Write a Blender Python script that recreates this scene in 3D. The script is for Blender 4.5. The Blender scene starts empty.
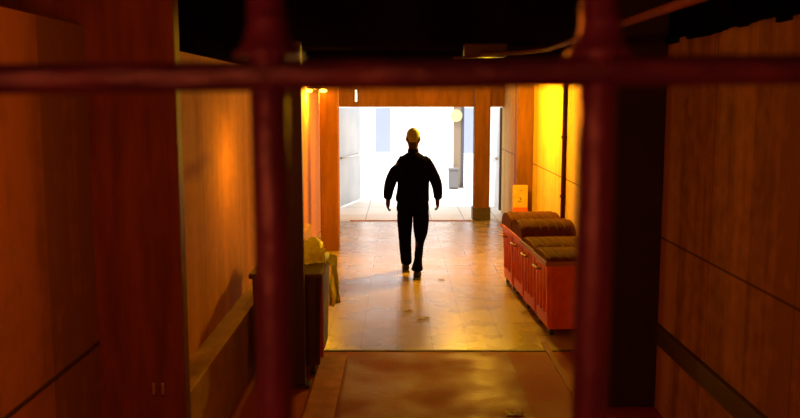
import bpy, bmesh, math, random
from mathutils import Vector, Matrix, noise
random.seed(7)
scene = bpy.context.scene
C = scene.collection
PI = math.pi

# ------------------------------------------------------------------ camera
cam_d = bpy.data.cameras.new('camera'); cam = bpy.data.objects.new('camera', cam_d); C.objects.link(cam)
cam_d.sensor_width = 36.0; cam_d.lens = 863 / 800 * 36.0
cam_d.clip_start = 0.05
PITCH = math.atan(109 / 863)
cam.location = (0, 0, 2.15); cam.rotation_euler = (PI / 2 - PITCH, 0, 0)
cam_d.dof.use_dof = True; cam_d.dof.focus_distance = 9.5; cam_d.dof.aperture_fstop = 3.4
scene.camera = cam

# ------------------------------------------------------------------ world and exposure
SKY = 2.2
world = bpy.data.worlds.new('world'); scene.world = world; world.use_nodes = True
bg = world.node_tree.nodes['Background']
bg.inputs[0].default_value = (1.0, 0.98, 0.96, 1); bg.inputs[1].default_value = SKY
vs = scene.view_settings
vs.view_transform = 'Standard'; vs.look = 'None'; vs.exposure = 0.0; vs.gamma = 1.0; vs.use_curve_mapping = False
scene.cycles.use_denoising = True
scene.cycles.max_bounces = 8
scene.cycles.sample_clamp_indirect = 4

sun_d = bpy.data.lights.new('sun', 'SUN'); sun_d.energy = 7; sun_d.angle = .03; sun_d.color = (1, .96, .9)
sun = bpy.data.objects.new('sun', sun_d); C.objects.link(sun)
sun.rotation_euler = Vector((.45, .28, -1)).to_track_quat('-Z', 'Y').to_euler()

# lamps (position, watts, colour, radius); the housings are built further down
FILL_BACK  = ((-1.10, -1.9, 2.30), 185, (1.0, 0.15, 0.05), 0.12)  # added fill behind the camera for the bars and near walls
FILL_END   = ((0.90, 13.9, 2.44), 80, (1.0, 0.46, 0.02), 0.08)  # added fill, out of sight, warms wall and lintel by the exit
FILL_SIDE  = ((-0.93, 6.55, 1.72), 10, (1.0, 0.42, 0.012), 0.06)  # added fill, out of sight, brightens the sacks and left wall
LAMP_FRONT = ((-0.40, 2.30, 2.40), 54, (1.0, 0.20, 0.010), 0.08)  # unseen, put in to light the near walls and edge the bars
LAMP_LEFT  = ((-1.17, 12.12, 2.25), 130, (1.0, 0.50, 0.015), 0.05)
LAMP_RIGHT = ((1.05, 11.1, 2.38), 460, (1.0, 0.50, 0.012), 0.12)

def point_light(name, spec, parent=None):
    loc, w, col, r = spec
    d = bpy.data.lights.new(name, 'POINT'); d.energy = w; d.color = col; d.shadow_soft_size = r
    o = bpy.data.objects.new(name, d); C.objects.link(o)
    o.location = loc
    if parent:
        o.parent = parent; o.location = Vector(loc) - parent.location
    return o

# ------------------------------------------------------------------ materials
def mat(name, col, rough=0.7, metal=0.0, col2=None, nscale=6, stretch=(1, 1, 1), bump=0.0, bscale=40, rough2=None,
        emit=None, estr=0, detail=6, lo=0.35, hi=0.65, spec=None):
    m = bpy.data.materials.new(name); m.use_nodes = True
    nt = m.node_tree; n = nt.nodes; l = nt.links
    b = n['Principled BSDF']
    b.inputs['Base Color'].default_value = (*col, 1); b.inputs['Roughness'].default_value = rough
    b.inputs['Metallic'].default_value = metal
    if spec is not None: b.inputs['Specular IOR Level'].default_value = spec
    tc = n.new('ShaderNodeTexCoord'); mp = n.new('ShaderNodeMapping'); mp.inputs['Scale'].default_value = stretch
    l.new(tc.outputs['Object'], mp.inputs[0])
    if col2:
        t = n.new('ShaderNodeTexNoise'); t.inputs['Scale'].default_value = nscale; t.inputs['Detail'].default_value = detail
        l.new(mp.outputs[0], t.inputs['Vector'])
        r = n.new('ShaderNodeValToRGB'); r.color_ramp.elements[0].position = lo; r.color_ramp.elements[1].position = hi
        r.color_ramp.elements[0].color = (*col, 1); r.color_ramp.elements[1].color = (*col2, 1)
        l.new(t.outputs['Fac'], r.inputs[0]); l.new(r.outputs[0], b.inputs['Base Color'])
        if rough2 is not None:
            q = n.new('ShaderNodeMapRange'); q.inputs[3].default_value = rough; q.inputs[4].default_value = rough2
            q.inputs[1].default_value = .3; q.inputs[2].default_value = .7
            l.new(t.outputs['Fac'], q.inputs[0]); l.new(q.outputs[0], b.inputs['Roughness'])
    if bump:
        t2 = n.new('ShaderNodeTexNoise'); t2.inputs['Scale'].default_value = bscale; t2.inputs['Detail'].default_value = 5
        l.new(mp.outputs[0], t2.inputs['Vector'])
        bp = n.new('ShaderNodeBump'); bp.inputs['Strength'].default_value = bump; bp.inputs['Distance'].default_value = 0.02
        l.new(t2.outputs['Fac'], bp.inputs['Height']); l.new(bp.outputs[0], b.inputs['Normal'])
    if emit:
        b.inputs['Emission Color'].default_value = (*emit, 1); b.inputs['Emission Strength'].default_value = estr
    return m

def concrete(name, base, dark, courses=(), panel=1.25, joint_w=0.007, shade_panel=None):
    """board-marked concrete: vertical form panels of slightly different tone, drip stains, thin joints at given heights"""
    m = bpy.data.materials.new(name); m.use_nodes = True
    nt = m.node_tree; n = nt.nodes; l = nt.links
    b = n['Principled BSDF']; b.inputs['Roughness'].default_value = 0.85; b.inputs['Specular IOR Level'].default_value = 0.12
    g = n.new('ShaderNodeNewGeometry'); sp = n.new('ShaderNodeSeparateXYZ'); l.new(g.outputs['Position'], sp.inputs[0])
    def math_(op, a, bb=None):
        q = n.new('ShaderNodeMath'); q.operation = op
        for i, v in enumerate((a, bb)):
            if v is None: continue
            if isinstance(v, (int, float)): q.inputs[i].default_value = v
            else: l.new(v, q.inputs[i])
        return q.outputs[0]
    # vertical staining
    mp = n.new('ShaderNodeMapping'); mp.inputs['Scale'].default_value = (3.2, 3.2, 0.18); l.new(g.outputs['Position'], mp.inputs[0])
    t = n.new('ShaderNodeTexNoise'); t.inputs['Scale'].default_value = 1.0; t.inputs['Detail'].default_value = 7; t.inputs['Roughness'].default_value = .62
    l.new(mp.outputs[0], t.inputs['Vector'])
    t2 = n.new('ShaderNodeTexNoise'); t2.inputs['Scale'].default_value = 9; t2.inputs['Detail'].default_value = 8
    l.new(g.outputs['Position'], t2.inputs['Vector'])
    # panel tone
    pf = math_('FLOOR', math_('DIVIDE', sp.outputs[1], panel))
    wn = n.new('ShaderNodeTexWhiteNoise'); wn.noise_dimensions = '1D'; l.new(pf, wn.inputs['W'])
    s = math_('ADD', math_('MULTIPLY', t.outputs['Fac'], 0.9), math_('MULTIPLY', t2.outputs['Fac'], 0.35))
    s = math_('ADD', s, math_('MULTIPLY', wn.outputs['Value'], 0.12))
    if shade_panel is not None:      # one panel painted darker in place of a shadow band
        s = math_('SUBTRACT', s, math_('MULTIPLY', math_('COMPARE', pf, shade_panel), .19))
    r = n.new('ShaderNodeValToRGB'); r.color_ramp.elements[0].position = .54; r.color_ramp.elements[1].position = .78
    r.color_ramp.elements[0].color = (*dark, 1); r.color_ramp.elements[1].color = (*base, 1)
    l.new(s, r.inputs[0])
    col = r.outputs[0]
    jm = None
    for z in courses:
        d = math_('ABSOLUTE', math_('SUBTRACT', sp.outputs[2], z))
        k = math_('LESS_THAN', d, joint_w)
        jm = k if jm is None else math_('MAXIMUM', jm, k)
    fr = math_('ABSOLUTE', math_('SUBTRACT', math_('FRACT', math_('DIVIDE', sp.outputs[1], panel)), 0.5))
    k = math_('LESS_THAN', fr, 0.003)
    jm = k if jm is None else math_('MAXIMUM', jm, k)
    mx = n.new('ShaderNodeMix'); mx.data_type = 'RGBA'
    l.new(math_('MULTIPLY', jm, 0.8), mx.inputs[0]); l.new(col, mx.inputs[6]); mx.inputs[7].default_value = (.03, .02, .015, 1)
    l.new(mx.outputs[2], b.inputs['Base Color'])
    bp = n.new('ShaderNodeBump'); bp.inputs['Strength'].default_value = .35; bp.inputs['Distance'].default_value = .01
    l.new(math_('SUBTRACT', t2.outputs['Fac'], jm), bp.inputs['Height']); l.new(bp.outputs[0], b.inputs['Normal'])
    return m

def slabs(name, base, base2, w, h, r1=0.25, r2=0.55, mortar=0.012, bump=.5, mcol=(.05, .04, .03), spec=.5):
    """paved floor: brick-pattern slabs with worn, patchy gloss"""
    m = bpy.data.materials.new(name); m.use_nodes = True
    nt = m.node_tree; n = nt.nodes; l = nt.links
    b = n['Principled BSDF']
    b.inputs['Specular IOR Level'].default_value = spec
    g = n.new('ShaderNodeNewGeometry')
    br = n.new('ShaderNodeTexBrick'); br.offset = 0.0; br.squash = 1
    mp = n.new('ShaderNodeMapping'); mp.inputs['Location'].default_value = (0.03, 0.03, 0); l.new(g.outputs['Position'], mp.inputs[0])
    l.new(mp.outputs[0], br.inputs['Vector'])
    br.inputs['Scale'].default_value = 1; br.inputs['Brick Width'].default_value = w; br.inputs['Row Height'].default_value = h
    br.inputs['Mortar Size'].default_value = mortar / 2; br.inputs['Mortar Smooth'].default_value = .3
    br.inputs['Color1'].default_value = (*base, 1); br.inputs['Color2'].default_value = (*base2, 1)
    br.inputs['Mortar'].default_value = (*mcol, 1)
    t = n.new('ShaderNodeTexNoise'); t.inputs['Scale'].default_value = 2.3; t.inputs['Detail'].default_value = 8; l.new(g.outputs['Position'], t.inputs['Vector'])
    t2 = n.new('ShaderNodeTexNoise'); t2.inputs['Scale'].default_value = 26; t2.inputs['Detail'].default_value = 5; l.new(g.outputs['Position'], t2.inputs['Vector'])
    mx = n.new('ShaderNodeMix'); mx.data_type = 'RGBA'; mx.blend_type = 'MULTIPLY'; mx.inputs[0].default_value = .75
    r = n.new('ShaderNodeValToRGB'); r.color_ramp.elements[0].position = .3; r.color_ramp.elements[1].position = .68
    r.color_ramp.elements[0].color = (.82, .79, .74, 1); r.color_ramp.elements[1].color = (1, 1, 1, 1)
    l.new(t.outputs['Fac'], r.inputs[0]); l.new(br.outputs['Color'], mx.inputs[6]); l.new(r.outputs[0], mx.inputs[7])
    l.new(mx.outputs[2], b.inputs['Base Color'])
    q = n.new('ShaderNodeMapRange'); q.inputs[1].default_value = .35; q.inputs[2].default_value = .65
    q.inputs[3].default_value = r1; q.inputs[4].default_value = r2; l.new(t.outputs['Fac'], q.inputs[0]); l.new(q.outputs[0], b.inputs['Roughness'])
    ad = n.new('ShaderNodeMath'); ad.operation = 'MULTIPLY_ADD'; l.new(t2.outputs['Fac'], ad.inputs[0]); ad.inputs[1].default_value = .5
    iv = n.new('ShaderNodeMath'); iv.operation = 'MULTIPLY'; iv.inputs[1].default_value = -1.5; l.new(br.outputs['Fac'], iv.inputs[0]); l.new(iv.outputs[0], ad.inputs[2])
    bp = n.new('ShaderNodeBump'); bp.inputs['Strength'].default_value = bump; bp.inputs['Distance'].default_value = .006
    l.new(ad.outputs[0], bp.inputs['Height']); l.new(bp.outputs[0], b.inputs['Normal'])
    return m

M = {}
M['wall_l'] = concrete('concrete_left', (.44, .25, .13), (.24, .14, .075), (0.86,), 1.3, shade_panel=3)
M['wall_l2'] = concrete('concrete_left_inner', (.66, .29, .10), (.50, .20, .06), (), 1.28)
M['wall_r'] = concrete('concrete_right', (.46, .28, .15), (.22, .12, .06), (1.21,), 1.1, shade_panel=3)
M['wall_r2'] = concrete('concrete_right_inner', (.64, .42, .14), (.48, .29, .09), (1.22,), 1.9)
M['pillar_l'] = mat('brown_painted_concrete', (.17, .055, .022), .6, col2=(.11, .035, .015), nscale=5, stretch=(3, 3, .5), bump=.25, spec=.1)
M['pillar_r'] = mat('unlit_black_concrete', (.014, .009, .005), .8, col2=(.02, .013, .007), nscale=5, bump=.2)  # the pillar's unlit front is put into this near-black base
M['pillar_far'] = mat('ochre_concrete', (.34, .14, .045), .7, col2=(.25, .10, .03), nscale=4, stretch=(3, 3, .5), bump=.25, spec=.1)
M['pillar_far2'] = mat('brown_shaded_concrete', (.22, .085, .03), .7, col2=(.15, .06, .02), nscale=4, stretch=(3, 3, .5), bump=.25, spec=.1)  # darker base paints in the unlit front of the middle pillar
M['ceiling'] = mat('near_black_ceiling', (.014, .009, .004), .9, col2=(.008, .005, .003), nscale=2, bump=.4, bscale=12, spec=0)  # near-black base with faint mottling
M['near_black'] = mat('near_black_beam', (.006, .004, .003), .9, bump=.3, spec=0)  # plain near-black for beams, recess and wall-top edge
M['floor_far'] = slabs('floor_slabs', (.38, .28, .075), (.34, .245, .065), .315, .62, .25, .31, .010, .2, (.22, .13, .05))
M['floor_near'] = slabs('asphalt', (.28, .042, .012), (.28, .042, .012), 30, 30, .6, .8, .001, .9, spec=.15)
M['panel'] = slabs('dark_ramp', (.22, .030, .009), (.22, .030, .009), 30, 30, .5, .8, .001, .9, spec=.2)
M['kerb'] = mat('kerb_concrete', (.45, .19, .08), .8, col2=(.32, .13, .06), nscale=8, bump=.3, spec=.15)
M['ledge'] = mat('ledge_concrete', (.42, .22, .10), .75, col2=(.30, .15, .07), nscale=5, bump=.3)
M['rail'] = mat('dark_timber', (.045, .03, .022), .6, col2=(.07, .045, .03), nscale=6, stretch=(1, .2, 6), bump=.2)
M['paving'] = slabs('pale_paving', (.78, .76, .72), (.72, .70, .66), .6, .6, .4, .6, .012)
M['facade'] = mat('pale_facade', (.8, .8, .8), .7)
M['facade_win'] = mat('pale_blue_window', (.24, .28, .42), .3)
M['leaf'] = mat('pale_blue_steel', (.50, .54, .60), .45, col2=(.38, .44, .52), nscale=2, stretch=(1, 1, .5))
M['leaf_frame'] = mat('dark_door_frame', (.04, .025, .02), .5)
M['bar'] = mat('maroon_gloss_paint', (.075, .014, .055), .42, col2=(.045, .009, .04), nscale=14, stretch=(1, 1, .4), bump=.25, bscale=60)
M['rail_bar'] = mat('worn_maroon_paint', (.035, .009, .035), .42, col2=(.085, .02, .045), nscale=18, stretch=(.5, 1, 2), bump=.35, bscale=50, lo=.45, hi=.7)
M['bin_red'] = mat('orange_red_plastic', (.78, .16, .025), .5, col2=(.68, .12, .02), nscale=7, bump=.1)
M['bin_lid'] = mat('brown_lid_plastic', (.15, .04, .012), .85, col2=(.10, .026, .01), nscale=8, spec=.1)
M['bin_edge'] = mat('pale_lid_edge', (.35, .17, .07), .45)
M['rubber'] = mat('black_rubber', (.015, .013, .012), .7)
M['steel'] = mat('galvanised_steel', (.5, .48, .45), .35, metal=.9)
M['bin_dark'] = mat('dark_brown_plastic', (.030, .018, .012), .5, col2=(.045, .025, .015), nscale=6)
M['bin_dark_side'] = mat('red_brown_edge', (.30, .05, .02), .5)
M['post'] = mat('black_steel_post', (.02, .014, .014), .5)
M['pipe'] = mat('rusty_conduit', (.12, .045, .02), .6, col2=(.08, .03, .014), nscale=20)
M['cloth_black'] = mat('black_cloth', (.004, .0035, .004), .95, bump=.3, bscale=30, spec=0)
M['cloth_navy'] = mat('near_black_trousers', (.0035, .0035, .0045), .95, bump=.3, bscale=30, spec=0)
M['shoe'] = mat('black_leather', (.01, .01, .01), .6)
M['skin'] = mat('skin', (.055, .03, .02), .7, spec=.2)
M['hair'] = mat('grey_white_hair', (.38, .43, .60), .9, col2=(.29, .33, .46), nscale=60, bump=.4)
M['glow'] = mat('glowing_bulb', (1, .8, .3), .4, emit=(1.0, .62, .06), estr=14)
M['glow2'] = mat('glowing_tube', (1, .9, .7), .4, emit=(1.0, .85, .45), estr=2.2)
M['housing'] = mat('lamp_housing', (.05, .035, .025), .5)
M['sign'] = mat('ochre_board', (.52, .34, .14), .6, col2=(.45, .28, .11), nscale=12)
M['sign_red'] = mat('red_band', (.62, .09, .02), .6)
M['ink'] = mat('dark_ink', (.05, .02, .01), .7)
M['cream'] = mat('cream_disc', (.62, .52, .25), .6)
M['beige'] = mat('beige_post', (.22, .17, .12), .7)
M['dark_blue'] = mat('blue_grey_post', (.06, .065, .09), .6)
M['greybox'] = mat('grey_box', (.13, .13, .145), .6)
M['paper'] = mat('pale_litter', (.7, .62, .5), .6)

def translucent(name, col):
    m = bpy.data.materials.new(name); m.use_nodes = True
    nt = m.node_tree; n = nt.nodes; l = nt.links; b = n['Principled BSDF']
    b.inputs['Roughness'].default_value = .35
    t = n.new('ShaderNodeTexNoise'); t.inputs['Scale'].default_value = 9; r = n.new('ShaderNodeValToRGB')
    r.color_ramp.elements[0].color = (*[c * .8 for c in col], 1); r.color_ramp.elements[1].color = (*col, 1)
    l.new(t.outputs['Fac'], r.inputs[0]); l.new(r.outputs[0], b.inputs['Base Color'])
    tr = n.new('ShaderNodeBsdfTranslucent'); l.new(r.outputs[0], tr.inputs[0])
    mx = n.new('ShaderNodeMixShader'); mx.inputs[0].default_value = .7
    l.new(b.outputs[0], mx.inputs[1]); l.new(tr.outputs[0], mx.inputs[2]); l.new(mx.outputs[0], n['Material Output'].inputs[0])
    return m
M['sack'] = translucent('yellow_polythene', (1, .95, .25))

# ------------------------------------------------------------------ mesh helpers
def bx(bm, x0, x1, y0, y1, z0, z1, bev=0.0):
    m = Matrix.Translation(((x0 + x1) / 2, (y0 + y1) / 2, (z0 + z1) / 2)) @ Matrix.Diagonal((abs(x1 - x0), abs(y1 - y0), abs(z1 - z0), 1))
    r = bmesh.ops.create_cube(bm, size=1, matrix=m)
    if bev:
        es = list({e for v in r['verts'] for e in v.link_edges})
        bmesh.ops.bevel(bm, geom=es, offset=bev, segments=2, affect='EDGES', profile=.6)
    return bm

def tube(bm, pts, r, seg=14, cap=True, rs=None):
    pts = [Vector(p) for p in pts]; rings = []
    for i, p in enumerate(pts):
        d = (pts[min(i + 1, len(pts) - 1)] - pts[max(i - 1, 0)]).normalized()
        a = Vector((0, 0, 1)) if abs(d.z) < .9 else Vector((1, 0, 0))
        u = d.cross(a).normalized(); w = d.cross(u).normalized()
        rr = rs[i] if rs else r
        rings.append([bm.verts.new(p + (u * math.cos(2 * PI * k / seg) + w * math.sin(2 * PI * k / seg)) * rr) for k in range(seg)])
    for a, b in zip(rings, rings[1:]):
        for k in range(seg):
            bm.faces.new((a[k], a[(k + 1) % seg], b[(k + 1) % seg], b[k]))
    if cap:
        bm.faces.new(rings[0][::-1]); bm.faces.new(rings[-1])
    return bm

def obj(name, bm, m, parent=None, smooth=False, loc=None):
    bmesh.ops.recalc_face_normals(bm, faces=bm.faces[:])
    me = bpy.data.meshes.new(name); bm.to_mesh(me); bm.free()
    me.materials.append(m)
    if smooth:
        for p in me.polygons: p.use_smooth = True
    o = bpy.data.objects.new(name, me); C.objects.link(o)
    if parent: o.parent = parent
    if loc: o.location = loc
    return o

def box(name, d, m, parent=None, bev=0.0):
    return obj(name, bx(bmesh.new(), *d, bev=bev), m, parent)

def struct(name, bm_or_dims, m, bev=0.0):
    o = box(name, bm_or_dims, m, None, bev) if isinstance(bm_or_dims, tuple) else obj(name, bm_or_dims, m)
    o['kind'] = 'structure'
    return o

def thing(name, label, cat, loc=(0, 0, 0), rz=0, group=None):
    o = bpy.data.objects.new(name, None); C.objects.link(o); o.empty_display_size = .1
    o.location = loc; o.rotation_euler = (0, 0, rz); o['label'] = label; o['category'] = cat
    if group: o['group'] = group
    return o

def tag(o, label, cat, group=None):
    o['label'] = label; o['category'] = cat
    if group: o['group'] = group
    return o

def copy_tree(o, parent=None):
    c = o.copy(); C.objects.link(c); c.parent = parent
    for ch in list(o.children): copy_tree(ch, c)
    return c

# ------------------------------------------------------------------ the setting
CZ = 2.57          # underside of the low ceiling beyond the step, and top of the side walls
HZ = 3.25          # high dark ceiling near the gate
STEP = 6.9
struct('floor', (-2.1, 2.2, 7.27, 15.32, -.2, 0), M['floor_far'])
struct('floor', (-2.1, 2.2, -3.8, 7.27, -.2, -.004), M['floor_near'])
struct('trim_1', (-.43, .92, 2.6, 7.18, -.004, .006), M['panel'], .003)               # dark ramp surface in the middle
struct('trim_2', (-.66, -.45, -3.5, 7.05, -.004, .022), M['kerb'], .006)               # left kerb strip
struct('trim_3', (1.26, 1.31, -3.5, 7.5, -.004, .008), M['panel'], .003)               # right gutter edge
struct('trim_4', (-1.3, 1.9, 7.24, 7.275, -.004, .003), M['rail'])                      # joint between asphalt and slabs
struct('trim_5', (-.9, 1.32, 15.29, 15.34, 0, .012), M['kerb'], .004)            # threshold bar
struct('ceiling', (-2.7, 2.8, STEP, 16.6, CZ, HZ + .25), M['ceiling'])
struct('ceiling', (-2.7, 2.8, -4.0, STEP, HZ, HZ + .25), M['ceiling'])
struct('wall_left', (-2.7, -2.5, -4.0, STEP, CZ, HZ), M['near_black'])          # near-black recess above the side walls
struct('wall_right', (2.6, 2.8, -4.0, STEP, CZ, HZ), M['near_black'])
struct('ceiling', (-2.7, -2.1, -4.0, STEP + .2, CZ - .12, CZ - .005), M['near_black'])
struct('ceiling', (2.2, 2.8, -4.0, STEP + .2, CZ - .12, CZ - .005), M['near_black'])
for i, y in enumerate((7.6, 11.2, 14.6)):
    struct('trim_%d' % (6 + i), (-1.25, 1.96, y, y + .28, CZ - .1, CZ), M['near_black'], .01) # downstand ceiling beams
struct('trim_10', (-1.83, -1.25, 4.62, 16.2, 2.44, CZ), M['near_black'], .01)
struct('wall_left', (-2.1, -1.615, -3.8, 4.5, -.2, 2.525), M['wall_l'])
struct('wall_left', (-2.1, -1.32, 4.62, 16.6, -.2, 2.45), M['wall_l2'])
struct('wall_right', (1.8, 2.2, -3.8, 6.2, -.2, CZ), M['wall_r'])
struct('wall_right', (1.96, 2.2, 6.2, 16.6, -.2, CZ), M['wall_r2'])
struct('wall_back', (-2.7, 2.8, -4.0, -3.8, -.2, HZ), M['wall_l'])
struct('wall_end', (-1.32, 1.96, 16.3, 16.6, 2.02, CZ), M['pillar_far'])
struct('trim_11', (-1.32, -1.165, 4.62, 11.2, 0, .54), M['ledge'], .01)                 # ledge along left wall
struct('trim_12', (-1.62, -1.605, -3.5, 4.49, .855, .87), M['rail'], .003)
struct('trim_13', (1.765, 1.802, -3.5, 5.84, .48, .61), M['rail'], .006)               # dark bumper rail, right wall
# pillars
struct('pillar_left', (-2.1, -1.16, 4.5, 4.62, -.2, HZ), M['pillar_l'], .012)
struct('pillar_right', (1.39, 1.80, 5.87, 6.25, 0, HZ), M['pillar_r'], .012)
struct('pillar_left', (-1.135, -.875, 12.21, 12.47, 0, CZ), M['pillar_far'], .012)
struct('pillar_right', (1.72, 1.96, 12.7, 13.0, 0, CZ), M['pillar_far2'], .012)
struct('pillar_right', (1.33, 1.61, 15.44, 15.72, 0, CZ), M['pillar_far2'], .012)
struct('baseboard_right', (1.31, 1.63, 15.42, 15.74, 0, .22), M['rail'], .006)
# crumbling dark edge where the right wall meets the ceiling
bm = bmesh.new(); y = -3.4
while y < 5.8:
    w = random.uniform(.08, .25); bx(bm, 1.78, 1.802, y, y + w, CZ - random.uniform(.02, .06), CZ); y += w
struct('trim_14', bm, M['near_black'])

# outside
struct('ground', (-14, 14, 15.32, 34, -.2, -.01), M['paving'])
bm = bmesh.new(); bx(bm, -12, 12, 34, 34.4, -.01, 9)
fac = thing('building', 'overexposed white building front across the open yard behind the man', 'building', (0, 34, 0))
obj('facade_wall', bx(bmesh.new(), -12, 12, 0, .4, -.01, 9), M['facade'], fac); bm.free()
for (x0, x1, z0, z1) in ((-.97, -.38, .05, 1.85), (2.45, 2.95, -.0, 1.85), (2.45, 2.95, 2.4, 4.2), (-.97, -.38, 2.4, 4.2), (-3.5, -2.8, .6, 1.85)):
    wd = obj('window_pane', bx(bmesh.new(), x0, x1, -.03, .02, z0 + .01, z1), M['facade_win'], fac)
    obj('window_sill', bx(bmesh.new(), x0 - .06, x1 + .06, -.1, .0, z1 * .0 + z0 - .0, z0 + .06), M['facade'], wd)

# ------------------------------------------------------------------ open door leaves at the far end
def leaf(name, a, b, label, side):
    a = Vector((*a, 0)); b = Vector((*b, 0)); L = (b - a).length
    t = thing(name, label, 'door', a, math.atan2(b.y - a.y, b.x - a.x)); 
    obj('door_panel', bx(bmesh.new(), .03, L, -.02, .02, .02, 2.0, bev=.004), M['leaf'], t)
    obj('hinge_stile', bx(bmesh.new(), 0, .03, -.03, .03, 0.005, 2.01), M['leaf_frame'], t)
    obj('push_bar', tube(bmesh.new(), [(.25, side * .06, 1.0), (L - .2, side * .06, 1.0)], .015), M['steel'], t, True)
    for x in (.3, L - .25):
        obj('bar_bracket', bx(bmesh.new(), x - .02, x + .02, min(side * .02, side * .055), max(side * .02, side * .055), .98, 1.02), M['steel'], t)
    return t
leaf('door_leaf', (-1.27, 16.95), (-.87, 18.6), 'pale blue steel door leaf standing open at the left of the bright exit', -1)
leaf('door_leaf', (1.96, 16.75), (1.93, 18.5), 'narrow pale blue door leaf open beyond the brown pillar at right of the exit', 1)

# ------------------------------------------------------------------ things outside in the glare
t = thing('wayfinding_post', 'beige post with a round cream disc outside the exit, behind the grey box', 'post', (1.45, 21.4, -.01))
obj('pole', bx(bmesh.new(), -.13, .06, -.05, .05, 0, 3.0, bev=.01), M['beige'], t)
obj('side_channel', bx(bmesh.new(), .06, .13, -.06, .06, 0, 3.0), M['dark_blue'], t)
bm = bmesh.new(); bmesh.ops.create_cone(bm, cap_ends=True, segments=28, radius1=.15, radius2=.15, depth=.04, matrix=Matrix.Translation((-.07, -.075, 1.78)) @ Matrix.Rotation(PI / 2, 4, 'X'))
obj('disc', bm, M['cream'], t)
t = thing('waste_box', 'small grey box standing outside at the foot of the beige post', 'box', (1.31, 21.1, -.01))
obj('body', bx(bmesh.new(), -.12, .12, -.12, .12, .03, .46, bev=.015), M['greybox'], t)
obj('lid', bx(bmesh.new(), -.135, .135, -.135, .135, .46, .51, bev=.015), M['greybox'], t)
obj('foot', bx(bmesh.new(), -.1, .1, -.1, .1, 0, .03), M['rubber'], t)

# ------------------------------------------------------------------ lamps
def bulkhead(name, label, spec, drop):
    loc = Vector(spec[0]); CZ = 2.57 if loc.y > STEP else HZ
    t = thing(name, label, 'lamp', loc)
    top = CZ - loc.z - .0
    obj('housing', bx(bmesh.new(), -.11, .11, -.06, .06, .085, .135, bev=.01), M['housing'], t)
    if top > .14: obj('stem', tube(bmesh.new(), [(0, 0, .13), (0, 0, top)], .012), M['housing'], t, True)
    bm = bmesh.new(); bmesh.ops.create_uvsphere(bm, u_segments=16, v_segments=10, radius=.028, matrix=Matrix.Translation((0, 0, .055)))
    obj('bulb', bm, M['glow'], t, True)
    point_light('lamp_light', spec, t).location = (0, 0, -.03)
    return t
bulkhead('unseen_lamp', 'dark bulkhead lamp hanging on the near side of the barred gate', FILL_BACK, 0)
bulkhead('unseen_lamp', 'unseen bulkhead lamp under the ceiling just beyond the gate, above the dark asphalt', LAMP_FRONT, 0)
bulkhead('unseen_lamp', 'unseen fill lamp added near the exit between the two brown right pillars', FILL_END, 0)
bulkhead('fill_lamp', 'added fill lamp over the dark bin, unseen behind the left gate bar', FILL_SIDE, 0)
bulkhead('wall_lamp', 'lamp by the right wall above the orange bins, hidden behind the gate rail', LAMP_RIGHT, 0)
# visible twin lamp
L = Vector(LAMP_LEFT[0])
t = thing('twin_lamp', 'twin glowing yellow lamp hanging in front of the ochre pillar on the left', 'lamp', L)
obj('ceiling_stem', tube(bmesh.new(), [(0, 0, .07), (0, 0, CZ - .13 - L.z)], .012), M['housing'], t, True)
obj('crossbar', bx(bmesh.new(), -.12, .12, -.02, .02, .055, .08, bev=.005), M['housing'], t)
for x in (-.1, .1):
    bm = bmesh.new(); bmesh.ops.create_uvsphere(bm, u_segments=16, v_segments=10, radius=.036, matrix=Matrix.Translation((x, 0, .03)) @ Matrix.Diagonal((1.5, 1, .75, 1)))
    obj('bulb', bm, M['glow'], t, True)
point_light('lamp_light', LAMP_LEFT, t).location = (-.07, .17, -.06)
# short tube lamp under the lintel
t = thing('tube_lamp', 'short upright glowing tube on the lintel over the left door leaf', 'lamp', (-.82, 16.26, 2.2))
obj('back_plate', bx(bmesh.new(), -.03, .03, 0, .038, -.1, .16, bev=.004), M['housing'], t)
obj('tube', tube(bmesh.new(), [(0, -.02, -.08), (0, -.02, .14)], .02), M['glow2'], t, True)

# ------------------------------------------------------------------ pipes and boxes on the ceiling
bm = tube(bmesh.new(), [(1.0, 1.2, 2.49), (1.0, 5.9, 2.49), (.86, 6.3, 2.49), (.6, 6.5, 2.49)], .018)
t = tag(obj('conduit_pipe', bm, M['pipe'], None, True), 'rusty conduit pipe running under the black ceiling on the right', 'pipe')
t = thing('junction_box', 'flat dark junction box where the ceiling conduit ends above the rail', 'junction box', (.70, 6.62, 2.50))
obj('box_body', bx(bmesh.new(), -.22, .10, -.09, .09, -.03, .07, bev=.01), M['housing'], t)
obj('clamp', tube(bmesh.new(), [(-.30, -.05, -.035), (0, -.10, -.02)], .01), M['pipe'], t, True)
M['downpipe'] = mat('dark_brown_pipe_paint', (.10, .035, .012), .7, spec=.1)
t = thing('downpipe', 'slim brown downpipe on the yellow-lit right wall above the bins', 'pipe', (1.935, 10.2, 0))
obj('pipe', tube(bmesh.new(), [(0, 0, .0), (0, 0, CZ)], .024), M['downpipe'], t, True)
for z in (1.0, 1.7, 2.3): obj('bracket', bx(bmesh.new(), -.03, .026, -.034, .034, z, z + .03), M['downpipe'], t)
# slim dark post behind the left gate bar
t = thing('steel_post', 'slim black steel post from floor to ceiling behind the left gate bar', 'post', (-.78, 6.33, 0))
obj('shaft', bx(bmesh.new(), -.065, .065, -.04, .04, .02, CZ, bev=.004), M['post'], t)
obj('foot_plate', bx(bmesh.new(), -.1, .1, -.06, .06, -.004, .02), M['post'], t)

# little bracket on the left pillar
t = thing('wall_bracket', 'small metal bracket low on the front of the brown left pillar', 'bracket', (-1.305, 4.5, .60))
obj('plate', bx(bmesh.new(), -.035, .045, -.008, 0, -.03, .045, bev=.003), M['pillar_l'], t)
for x in (-.02, .03): obj('clip', bx(bmesh.new(), x - .009, x + .009, -.022, -.008, -.025, .04, bev=.003), M['steel'], t)

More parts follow.
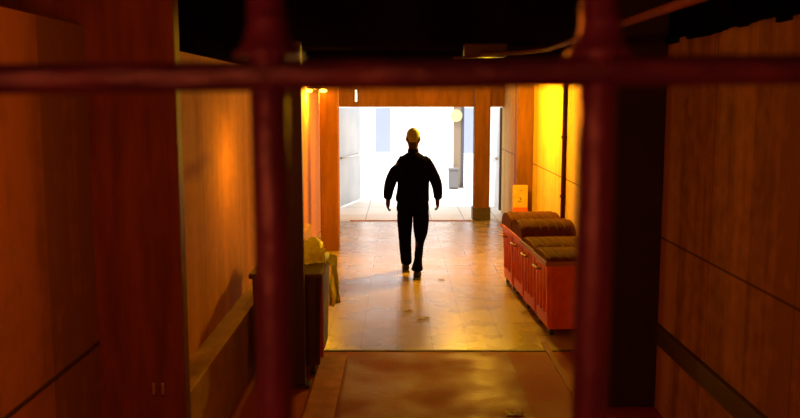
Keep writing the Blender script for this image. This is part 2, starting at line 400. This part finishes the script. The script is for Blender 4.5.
# ------------------------------------------------------------------ sign board
t = thing('sign_board', 'ochre board with dark marks and red band, by the brown pillar behind the bins', 'sign', (1.76, 12.5, .12))
t.rotation_euler = (math.radians(-6), 0, 0)
obj('board', bx(bmesh.new(), -.11, .11, -.01, .01, .22, .80, bev=.004), M['sign'], t)
obj('red_band', bx(bmesh.new(), -.108, .108, -.013, -.009, .34, .47), M['sign_red'], t)
for x in (-.08, .08): obj('leg', bx(bmesh.new(), x - .012, x + .012, -.008, .008, -.12, .22), M['rail'], t)
bm = bmesh.new(); tube(bm, [(-.01, -.012, .62), (.005, -.012, .60), (.02, -.012, .58)], .007, 6); obj('dark_mark', bm, M['ink'], t)
bm = bmesh.new(); tube(bm, [(-.035, -.012, .57), (-.01, -.012, .55), (.02, -.012, .56)], .007, 6); obj('dark_mark', bm, M['ink'], t)
bm = bmesh.new(); tube(bm, [(0, -.012, .72), (.02, -.012, .725)], .006, 6); obj('dark_mark', bm, M['ink'], t)

# ------------------------------------------------------------------ the orange bins
BW, BD = .56, .575          # across the corridor, along the corridor
def make_bin(dome, label):
    t = thing('wheeled_bin', label, 'bin', group='orange-red bins along the right wall')
    bm = bmesh.new()
    z0, z1 = .065, .68
    def ring(z, s): return [bm.verts.new((x * BW / 2 * s, y * BD / 2 * s, z)) for x, y in ((-1, -1), (1, -1), (1, 1), (-1, 1))]
    a, b, c = ring(z0, .9), ring(z0 + .04, .93), ring(z1, 1.0)
    for p, q in ((a, b), (b, c)):
        for k in range(4): bm.faces.new((p[k], p[(k + 1) % 4], q[(k + 1) % 4], q[k]))
    bm.faces.new(a[::-1]); bm.faces.new(c)
    bmesh.ops.bevel(bm, geom=[e for e in bm.edges if abs(e.verts[0].co.z - e.verts[1].co.z) > .1], offset=.03, segments=3, affect='EDGES')
    obj('body', bm, M['bin_red'], t)
    for s in (-1, 1):        # stiffening ribs on the sides seen from the corridor and the gate
        for k in (-.24, .0, .24):
            bm = bmesh.new(); bx(bm, -BW / 2 - .004, -BW / 2 + .03, k * BD * 1.0 - .012, k * BD + .012, .2, .62, bev=.004)
            if s == -1: obj('rib', bm, M['bin_red'], t)
            else: bm.free()
    for x in (-.17, 0, .17):
        obj('rib', bx(bmesh.new(), x - .014, x + .014, -BD / 2 - .004, -BD / 2 + .03, .2, .60, bev=.004), M['bin_red'], t)
    bm = bmesh.new()
    for d in ((-BW / 2 - .02, BW / 2 + .02, -BD / 2 - .015, -BD / 2 + .03), (-BW / 2 - .02, BW / 2 + .02, BD / 2 - .03, BD / 2 + .015),
              (-BW / 2 - .02, -BW / 2 + .03, -BD / 2, BD / 2), (BW / 2 - .03, BW / 2 + .02, -BD / 2, BD / 2)):
        bx(bm, *d, .66, .70)
    obj('rim', bm, M['bin_edge'] if dome < .15 else M['bin_red'], t)
    # barrel lid, curved front to back, with ribs over the curve
    n = 14; bm = bmesh.new(); prof = []
    for k in range(n + 1):
        a = PI * k / n; prof.append((-math.cos(a) * (BD / 2 + .005), .70 + math.sin(a) ** .8 * dome))
    cols = [(-BW / 2 - .01)]; nr = 6
    for i in range(nr):
        c0 = -BW / 2 + .02 + (BW - .04) * (i + .06) / nr; c1 = -BW / 2 + .02 + (BW - .04) * (i + .94) / nr
        cols += [c0, c0 + .012, c1 - .012, c1]
    cols.append(BW / 2 + .01)
    off = [0] + [0, .012, .012, 0] * nr + [0]
    grid = []
    for x, o in zip(cols, off):
        grid.append([bm.verts.new((x, y * (1 + o * .5), z + o * (1 if 0 < j < n else 0))) for j, (y, z) in enumerate(prof)])
    for g0, g1 in zip(grid, grid[1:]):
        for j in range(n): bm.faces.new((g0[j], g1[j], g1[j + 1], g0[j + 1]))
    bm.faces.new(grid[0]); bm.faces.new(grid[-1][::-1])
    obj('lid', bm, M['bin_lid'], t)
    h = obj('handle', tube(bmesh.new(), [(-BW / 2 - .02, -.10, .60), (-BW / 2 - .055, -.08, .60), (-BW / 2 - .055, .08, .60), (-BW / 2 - .02, .10, .60)], .012), M['bin_edge'], t, True)
    for sx in (-1, 1):
        for sy in (-1, 1):
            x, y = sx * (BW / 2 - .06), sy * (BD / 2 - .08)
            bm = bmesh.new(); bmesh.ops.create_cone(bm, cap_ends=True, segments=20, radius1=.048, radius2=.048, depth=.03, matrix=Matrix.Translation((x, y, .048)) @ Matrix.Rotation(PI / 2, 4, 'Y'))
            w = obj('wheel', bm, M['rubber'], t)
            bm = bmesh.new(); bx(bm, x - .026, x - .019, y - .012, y + .012, .04, .11); bx(bm, x + .019, x + .026, y - .012, y + .012, .04, .11); bx(bm, x - .026, x + .026, y - .02, y + .02, .095, .11)
            obj('caster_fork', bm, M['steel'], w)
    return t
tones = ['orange-red wheeled bin nearest the gate in the row at right, low lid',
         'second orange-red bin from the gate, low lid, behind the nearest one',
         'third orange-red bin from the gate, with a high rounded brown ribbed lid',
         'farthest orange-red bin in the row, high rounded lid, nearest the sign board']
low = make_bin(.05, tones[0]); high = make_bin(.16, tones[2])
b2 = copy_tree(low); b2['label'] = tones[1]; b4 = copy_tree(high); b4['label'] = tones[3]
for o, (x, y, rz) in zip((low, b2, high, b4), ((1.60, 7.98, 3), (1.575, 8.61, 4), (1.55, 9.24, 3), (1.515, 9.87, 4))):
    o.location = (x, y, 0); o.rotation_euler = (0, 0, math.radians(rz))

# ------------------------------------------------------------------ dark bin at the left, with sacks
t = thing('wheeled_bin', 'big dark brown wheeled bin against the left ledge under yellow sacks', 'bin', (-.875, 6.95, 0))
W2, D2 = .53, .90
bm = bmesh.new()
def ring(z, s): return [bm.verts.new((x * W2 / 2 * s, y * D2 / 2 * s, z)) for x, y in ((-1, -1), (1, -1), (1, 1), (-1, 1))]
a, b = ring(.09, .93), ring(.80, 1.0)
for k in range(4): bm.faces.new((a[k], a[(k + 1) % 4], b[(k + 1) % 4], b[k]))
bm.faces.new(a[::-1]); bm.faces.new(b)
bmesh.ops.bevel(bm, geom=[e for e in bm.edges if abs(e.verts[0].co.z - e.verts[1].co.z) > .1], offset=.03, segments=3, affect='EDGES')
obj('body', bm, M['bin_dark'], t)
obj('rim', bx(bmesh.new(), -W2 / 2 - .02, W2 / 2 + .015, -D2 / 2 - .02, D2 / 2 + .02, .79, .83, bev=.01), M['bin_dark'], t)
obj('corner_strip', bx(bmesh.new(), W2 / 2 - .03, W2 / 2 + .012, -D2 / 2 + .06, -D2 / 2 + .09, .15, .78), M['bin_dark_side'], t)
for sx in (-1, 1):
    for sy in (-1, 1):
        x, y = sx * .19, sy * .34
        bm = bmesh.new(); bmesh.ops.create_cone(bm, cap_ends=True, segments=20, radius1=.045, radius2=.045, depth=.035, matrix=Matrix.Translation((x, y, .043)) @ Matrix.Rotation(PI / 2, 4, 'Y'))
        obj('wheel', bm, M['rubber'], t)

def sack(name, label, loc, size, seed, rot=(0, 0, 0)):
    bm = bmesh.new(); bmesh.ops.create_icosphere(bm, subdivisions=4, radius=1)
    for v in bm.verts:
        p = v.co.copy()
        nz = noise.noise(p * 1.6 + Vector((seed, 0, 0))) * .38 + abs(noise.noise(p * 3.5 + Vector((0, seed, 0)))) * .42 - abs(noise.noise(p * 8 + Vector((0, 0, seed)))) * .14
        v.co = p * (1 + nz)
        k = max(0, v.co.z - .45); v.co.x *= 1 - .25 * k; v.co.y *= 1 - .25 * k
        v.co.z = max(v.co.z, -.85)
        v.co.x *= size[0]; v.co.y *= size[1]; v.co.z = (v.co.z + .85) * size[2]
    bmesh.ops.rotate(bm, verts=bm.verts[:], cent=(0, 0, 0), matrix=Matrix.Rotation(rot[2], 3, 'Z') @ Matrix.Rotation(rot[1], 3, 'Y'))
    o = obj(name, bm, M['sack'], None, True, loc); return tag(o, label, 'sack', 'yellow sacks on the dark bin')
sack('plastic_sack', 'plump yellow plastic sack lying on the near end of the dark bin', (-.74, 7.0, .832), (.12, .17, .10), 3)
sack('plastic_sack', 'yellow plastic sack on the far end of the dark bin by the ledge', (-.98, 7.22, .832), (.12, .14, .08), 9)
# sheet hanging down the side of the bin
bm = bmesh.new(); rows = []
for j in range(15):
    v = j / 14; z = .85 - .36 * v; row = []
    for i in range(11):
        u = i / 10
        y = 6.80 + u * .42 * (1 - .35 * v); x = -.582 + .035 * math.sin(u * 14 + v * 3) * (.3 + v) + .015 * v + .03
        if j == 0: x = -.60
        row.append(bm.verts.new((x, y + .015 * math.sin(v * 9), z + .02 * math.sin(u * 7))))
    rows.append(row)
for p, q in zip(rows, rows[1:]):
    for i in range(10): bm.faces.new((p[i], p[i + 1], q[i + 1], q[i]))
bmesh.ops.solidify(bm, geom=bm.faces[:], thickness=.004)
tag(obj('plastic_sheet', bm, M['sack'], None, True), 'crumpled yellow plastic sheet hanging down the corridor side of the dark bin', 'plastic sheet')

# ------------------------------------------------------------------ litter on the floor
def scrap(loc, w, d, seed, label):
    bm = bmesh.new(); n = 7; g = []
    for i in range(n):
        g.append([bm.verts.new(((i / (n - 1) - .5) * w * (1 + .3 * noise.noise(Vector((j, seed, 0)))), (j / (n - 1) - .5) * d, .004 + .018 * abs(noise.noise(Vector((i * .7, j * .7, seed)))))) for j in range(n)])
    for a, b in zip(g, g[1:]):
        for j in range(n - 1): bm.faces.new((a[j], b[j], b[j + 1], a[j + 1]))
    bmesh.ops.solidify(bm, geom=bm.faces[:], thickness=.002)
    tag(obj('litter_scrap', bm, M['paper'], None, False, loc), label, 'litter', 'litter on the floor')
scrap((.79, 5.72, .006), .12, .10, 1.3, 'bright crumpled scrap lying on the dark asphalt near the gate')
scrap((.23, 8.35, .001), .13, .06, 4.1, 'pale flat scrap on the slabs in front of the man')
scrap((.09, 8.65, .001), .08, .05, 7.7, 'small pale scrap just left of the larger flat scrap')
scrap((.50, 10.2, .001), .07, .06, 9.2, 'small bright scrap on the slabs right of the man')

# ------------------------------------------------------------------ the walking man
def skin(name, joints, edges, m, parent, sub=2, root=0, fat=1.1):
    me = bpy.data.meshes.new(name); me.from_pydata([j[0] for j in joints], edges, []); me.update()
    me.materials.append(m)
    o = bpy.data.objects.new(name, me); C.objects.link(o); o.parent = parent
    o.modifiers.new('skin', 'SKIN'); 
    if not me.skin_vertices: 
        bpy.context.view_layer.objects.active = o
    for i, sv in enumerate(me.skin_vertices[0].data):
        r = joints[i][1]; r = r if isinstance(r, tuple) else (r, r); sv.radius = (r[0] * fat, r[1] * fat); sv.use_root = (i == root)
    o.modifiers['skin'].use_smooth_shade = True
    s = o.modifiers.new('sub', 'SUBSURF'); s.levels = sub; s.render_levels = sub
    return o

man = thing('person', 'man with short pale hair in dark jacket and trousers, walking away towards the bright exit', 'person', (.16, 10.48, 0))
J = []; Ed = []
def j(co, r, p=None):
    J.append((co, r)); i = len(J) - 1
    if p is not None: Ed.append((p, i))
    return i
pel = j((0, 0, .93), (.15, .10))
wst = j((0, 0, 1.08), (.13, .09), pel); chs = j((0, -.005, 1.28), (.14, .09), wst); upc = j((0, -.01, 1.41), (.09, .07), chs)
nk = j((0, .005, 1.53), .055, upc); nk2 = j((0, .02, 1.60), .052, nk)
h1 = j((0, .03, 1.66), (.070, .085), nk2); h2 = j((0, .025, 1.73), (.078, .095), h1); h3 = j((0, .02, 1.79), (.055, .07), h2)
j((0, .135, 1.675), .012, h1)                                   # nose
for s in (-1, 1): j((s * .088, .015, 1.685), (.010, .018), h1)   # ears
# arms: (sign, elbow, wrist, hand)
for s, el, wr in ((-1, (-.275, -.03, 1.17), (-.305, .02, .95)), (1, (.275, -.02, 1.17), (.300, .06, .955))):
    sh = j((s * .155, -.01, 1.40), .050, upc); e = j(el, .043, sh); w = j(wr, .028, e)
    wv = Vector(wr); pm = j(tuple(wv + Vector((s * .003, .008, -.065))), (.027, .042), w)
    base = wv + Vector((s * .003, .01, -.09))
    kn = j(tuple(base), (.023, .040), pm)
    for k, (dy, ln) in enumerate(((.030, .068), (.011, .078), (-.009, .072), (-.028, .056))):
        a = j(tuple(base + Vector((0, dy, -.02))), .0105, kn)
        b_ = j(tuple(base + Vector((-s * .012, dy, -.02 - ln * .42))), .0105, a)
        j(tuple(base + Vector((-s * .036, dy + .004, -.02 - ln * .50))), .0095, b_)
    ta = j(tuple(wv + Vector((-s * .006, .040, -.055))), .010, pm); j(tuple(wv + Vector((-s * .016, .052, -.095))), .008, ta)
LEG = ((-1, (-.095, 0, .86), (-.10, .13, .49), (-.085, .26, .10), (-.09, .46, .04)), (1, (.10, 0, .86), (.09, .03, .48), (.045, -.20, .12), (.06, .0, .035)))
for s, hp, kn_, an, toe in LEG:
    a = j(hp, .085, pel); b_ = j(kn_, .055, a); c_ = j(an, .038, b_); j(toe, (.035, .025), c_)
skin('body', J, Ed, M['skin'], man, 2)

def loft(bm, secs, seg=20):
    """closed tube through level elliptical sections (centre, rx, ry), rounded off at both ends"""
    rings = []
    for c, rx, ry in secs:
        rings.append([bm.verts.new((c[0] + math.cos(2 * PI * k / seg) * rx, c[1] + math.sin(2 * PI * k / seg) * ry, c[2])) for k in range(seg)])
    for a, b in zip(rings, rings[1:]):
        for k in range(seg): bm.faces.new((a[k], a[(k + 1) % seg], b[(k + 1) % seg], b[k]))
    bm.faces.new(rings[0][::-1]); bm.faces.new(rings[-1]); return bm
def soft(o, n=1, disp=0):
    m = o.modifiers.new('sub', 'SUBSURF'); m.levels = n; m.render_levels = n; return o
def crumple(bm, amp, f):
    for v in bm.verts:
        v.co += Vector((noise.noise(v.co * f), noise.noise(v.co * f + Vector((7, 0, 0))), 0)) * amp
bm = loft(bmesh.new(), [((0, 0, .90), .195, .135), ((-.004, 0, .93), .212, .14), ((-.006, 0, .985), .208, .14), ((0, 0, 1.04), .196, .135), ((0, -.005, 1.13), .190, .13), ((0, -.005, 1.22), .205, .13),
    ((0, -.01, 1.32), .215, .13), ((0, -.01, 1.39), .212, .125), ((0, -.01, 1.44), .185, .115), ((0, -.008, 1.475), .145, .10), ((0, 0, 1.50), .095, .085), ((0, .004, 1.53), .07, .072)])
crumple(bm, .014, 8); jk = soft(obj('jacket', bm, M['cloth_black'], man, True))
bm = loft(bmesh.new(), [((0, .003, 1.505), .074, .074), ((0, .006, 1.54), .070, .070), ((0, .010, 1.575), .064, .064)]); soft(obj('collar', bm, M['cloth_black'], jk, True))
for sg, pts in ((-1, [(.11, -.01, 1.455), (.150, -.01, 1.425), (.190, -.015, 1.35), (.228, -.02, 1.26), (.277, -.03, 1.16), (.297, -.01, 1.06), (.308, .015, .97), (.310, .02, .945)]),
                (1, [(.11, -.01, 1.455), (.150, -.01, 1.425), (.192, -.015, 1.35), (.232, -.02, 1.26), (.285, -.02, 1.16), (.298, .01, 1.06), (.303, .05, .97), (.303, .06, .945)])):
    bm = tube(bmesh.new(), [(sg * a, b, c) for a, b, c in pts], 0, 16, rs=[.045, .064, .072, .074, .070, .064, .056, .050])
    crumple(bm, .012, 11); soft(obj('sleeve', bm, M['cloth_black'], jk, True))
bm = loft(bmesh.new(), [((0, 0, 1.0), .17, .12), ((0, 0, .93), .19, .125), ((0, 0, .86), .205, .125), ((0, .0, .80), .205, .12), ((0, .01, .77), .18, .10)])
for sg, hp, kn_, an, toe in LEG:
    P3 = [(sg * .085, hp[1], .86), (sg * .103, hp[1] + (kn_[1] - hp[1]) * .3, .74), ((sg * .1 + kn_[0]) / 2, kn_[1] * .7, .60), kn_, ((kn_[0] + an[0]) / 2, (kn_[1] + an[1]) / 2 - .01, .30), (an[0], an[1], .14), (an[0], an[1] + .01, .085)]
    b2_ = tube(bmesh.new(), P3, 0, 16, rs=[.10, .104, .094, .084, .077, .076, .074])
    tm = bpy.data.meshes.new('t'); b2_.to_mesh(tm); b2_.free(); bm.from_mesh(tm); bpy.data.meshes.remove(tm)
crumple(bm, .016, 9); soft(obj('trousers', bm, M['cloth_navy'], man, True))
for s, hp, kn_, an, toe in LEG:
    d = Vector(toe) - Vector(an); d.z = 0; d.normalize()
    q = Vector((an[0], an[1], 0))
    z = .048
    sh = skin('shoe', [(tuple(q - d * .06 + Vector((0, 0, z))), (.040, .045)), (tuple(q + d * .05 + Vector((0, 0, z + .004))), (.046, .048)), (tuple(q + d * .17 + Vector((0, 0, z - .012))), (.050, .034)), (tuple(q + d * .22 + Vector((0, 0, z - .016))), (.034, .024))],
              [(0, 1), (1, 2), (2, 3)], M['shoe'], man, 2)
    sole = bmesh.new(); bx(sole, -.044, .044, -.10, .24, 0, .018, bev=.007)
    bmesh.ops.rotate(sole, verts=sole.verts[:], cent=(0, 0, 0), matrix=Matrix.Rotation(-math.atan2(d.x, d.y), 3, 'Z'))
    so = obj('sole', sole, M['rubber'], sh); so.location = (q.x, q.y, .0)
# hair: a close cap over the back and top of the head
bm = bmesh.new(); bmesh.ops.create_uvsphere(bm, u_segments=28, v_segments=18, radius=1)
for v in list(bm.verts):
    p = v.co.copy(); n_ = 1 + .02 * noise.noise(p * 9)
    v.co = Vector((p.x * .086 * n_, p.y * .104 * n_ + .018, p.z * .106 * n_ + 1.712))
bmesh.ops.delete(bm, geom=[v for v in bm.verts if v.co.z < 1.635 or (v.co.y > .08 and v.co.z < 1.765)], context='VERTS')
bmesh.ops.solidify(bm, geom=bm.faces[:], thickness=.008)
obj('hair', bm, M['hair'], man, True)
for s in (-1, 1):
    bm = bmesh.new(); bmesh.ops.create_uvsphere(bm, u_segments=10, v_segments=8, radius=.011, matrix=Matrix.Translation((s * .03, .112, 1.71))); obj('eye', bm, M['paper'], man, True)
obj('mouth', bx(bmesh.new(), -.022, .022, .108, .12, 1.630, 1.638, bev=.002), M['sign_red'], man)

# ------------------------------------------------------------------ the gate, close to the camera
GY = .90
gate = thing('barred_gate', 'maroon steel barred gate close in front, one rail across and thick round bars', 'gate', (0, GY, 0))
xs = [-1.50, -1.16, -.82, -.475, -.135, .205, .545, .885, 1.225, 1.565]
for x in xs:
    z0, z1 = .06, 2.53
    bar = obj('bar', tube(bmesh.new(), [(x + .002, 0, z0), (x, 0, 2.0), (x - .003, 0, z1)], .0195, 24), M['bar'], gate, True)
    # the swelling where the bar is welded to the rail
    zc = 2.190
    rs = [.0195, .0205, .0225, .026, .031, .037]; zz = [.050, .038, .028, .019, .011, .004]
    bm = tube(bmesh.new(), [(x, 0, zc + z) for z in zz], 0, 24, rs=rs); obj('weld_collar', bm, M['bar'], bar, True)
def rail(z, tilt=0):
    bm = bmesh.new(); n = 90; pts = []
    for i in range(n + 1):
        x = -1.58 + 3.34 * i / n
        pts.append((x, -.008 + .0012 * noise.noise(Vector((x * 9, 0, 1))), z + tilt * x + .0012 * noise.noise(Vector((x * 11, 4, 1)))))
    tube(bm, pts, .0155, 18); return obj('rail', bm, M['rail_bar'], gate, True)
rail(2.176, .0125); rail(.14); rail(1.15); rail(2.50)
for x in (-1.592, 1.775):
    obj('stile', bx(bmesh.new(), x - .018, x + .018, -.02, .02, -.004, CZ - .03, bev=.003), M['bar'], gate)
lk = obj('shadow_block', bx(bmesh.new(), .60, .70, -.03, .03, .98, 1.32, bev=.006), M['bar'], gate)  # unseen block added to throw shade on the right wall
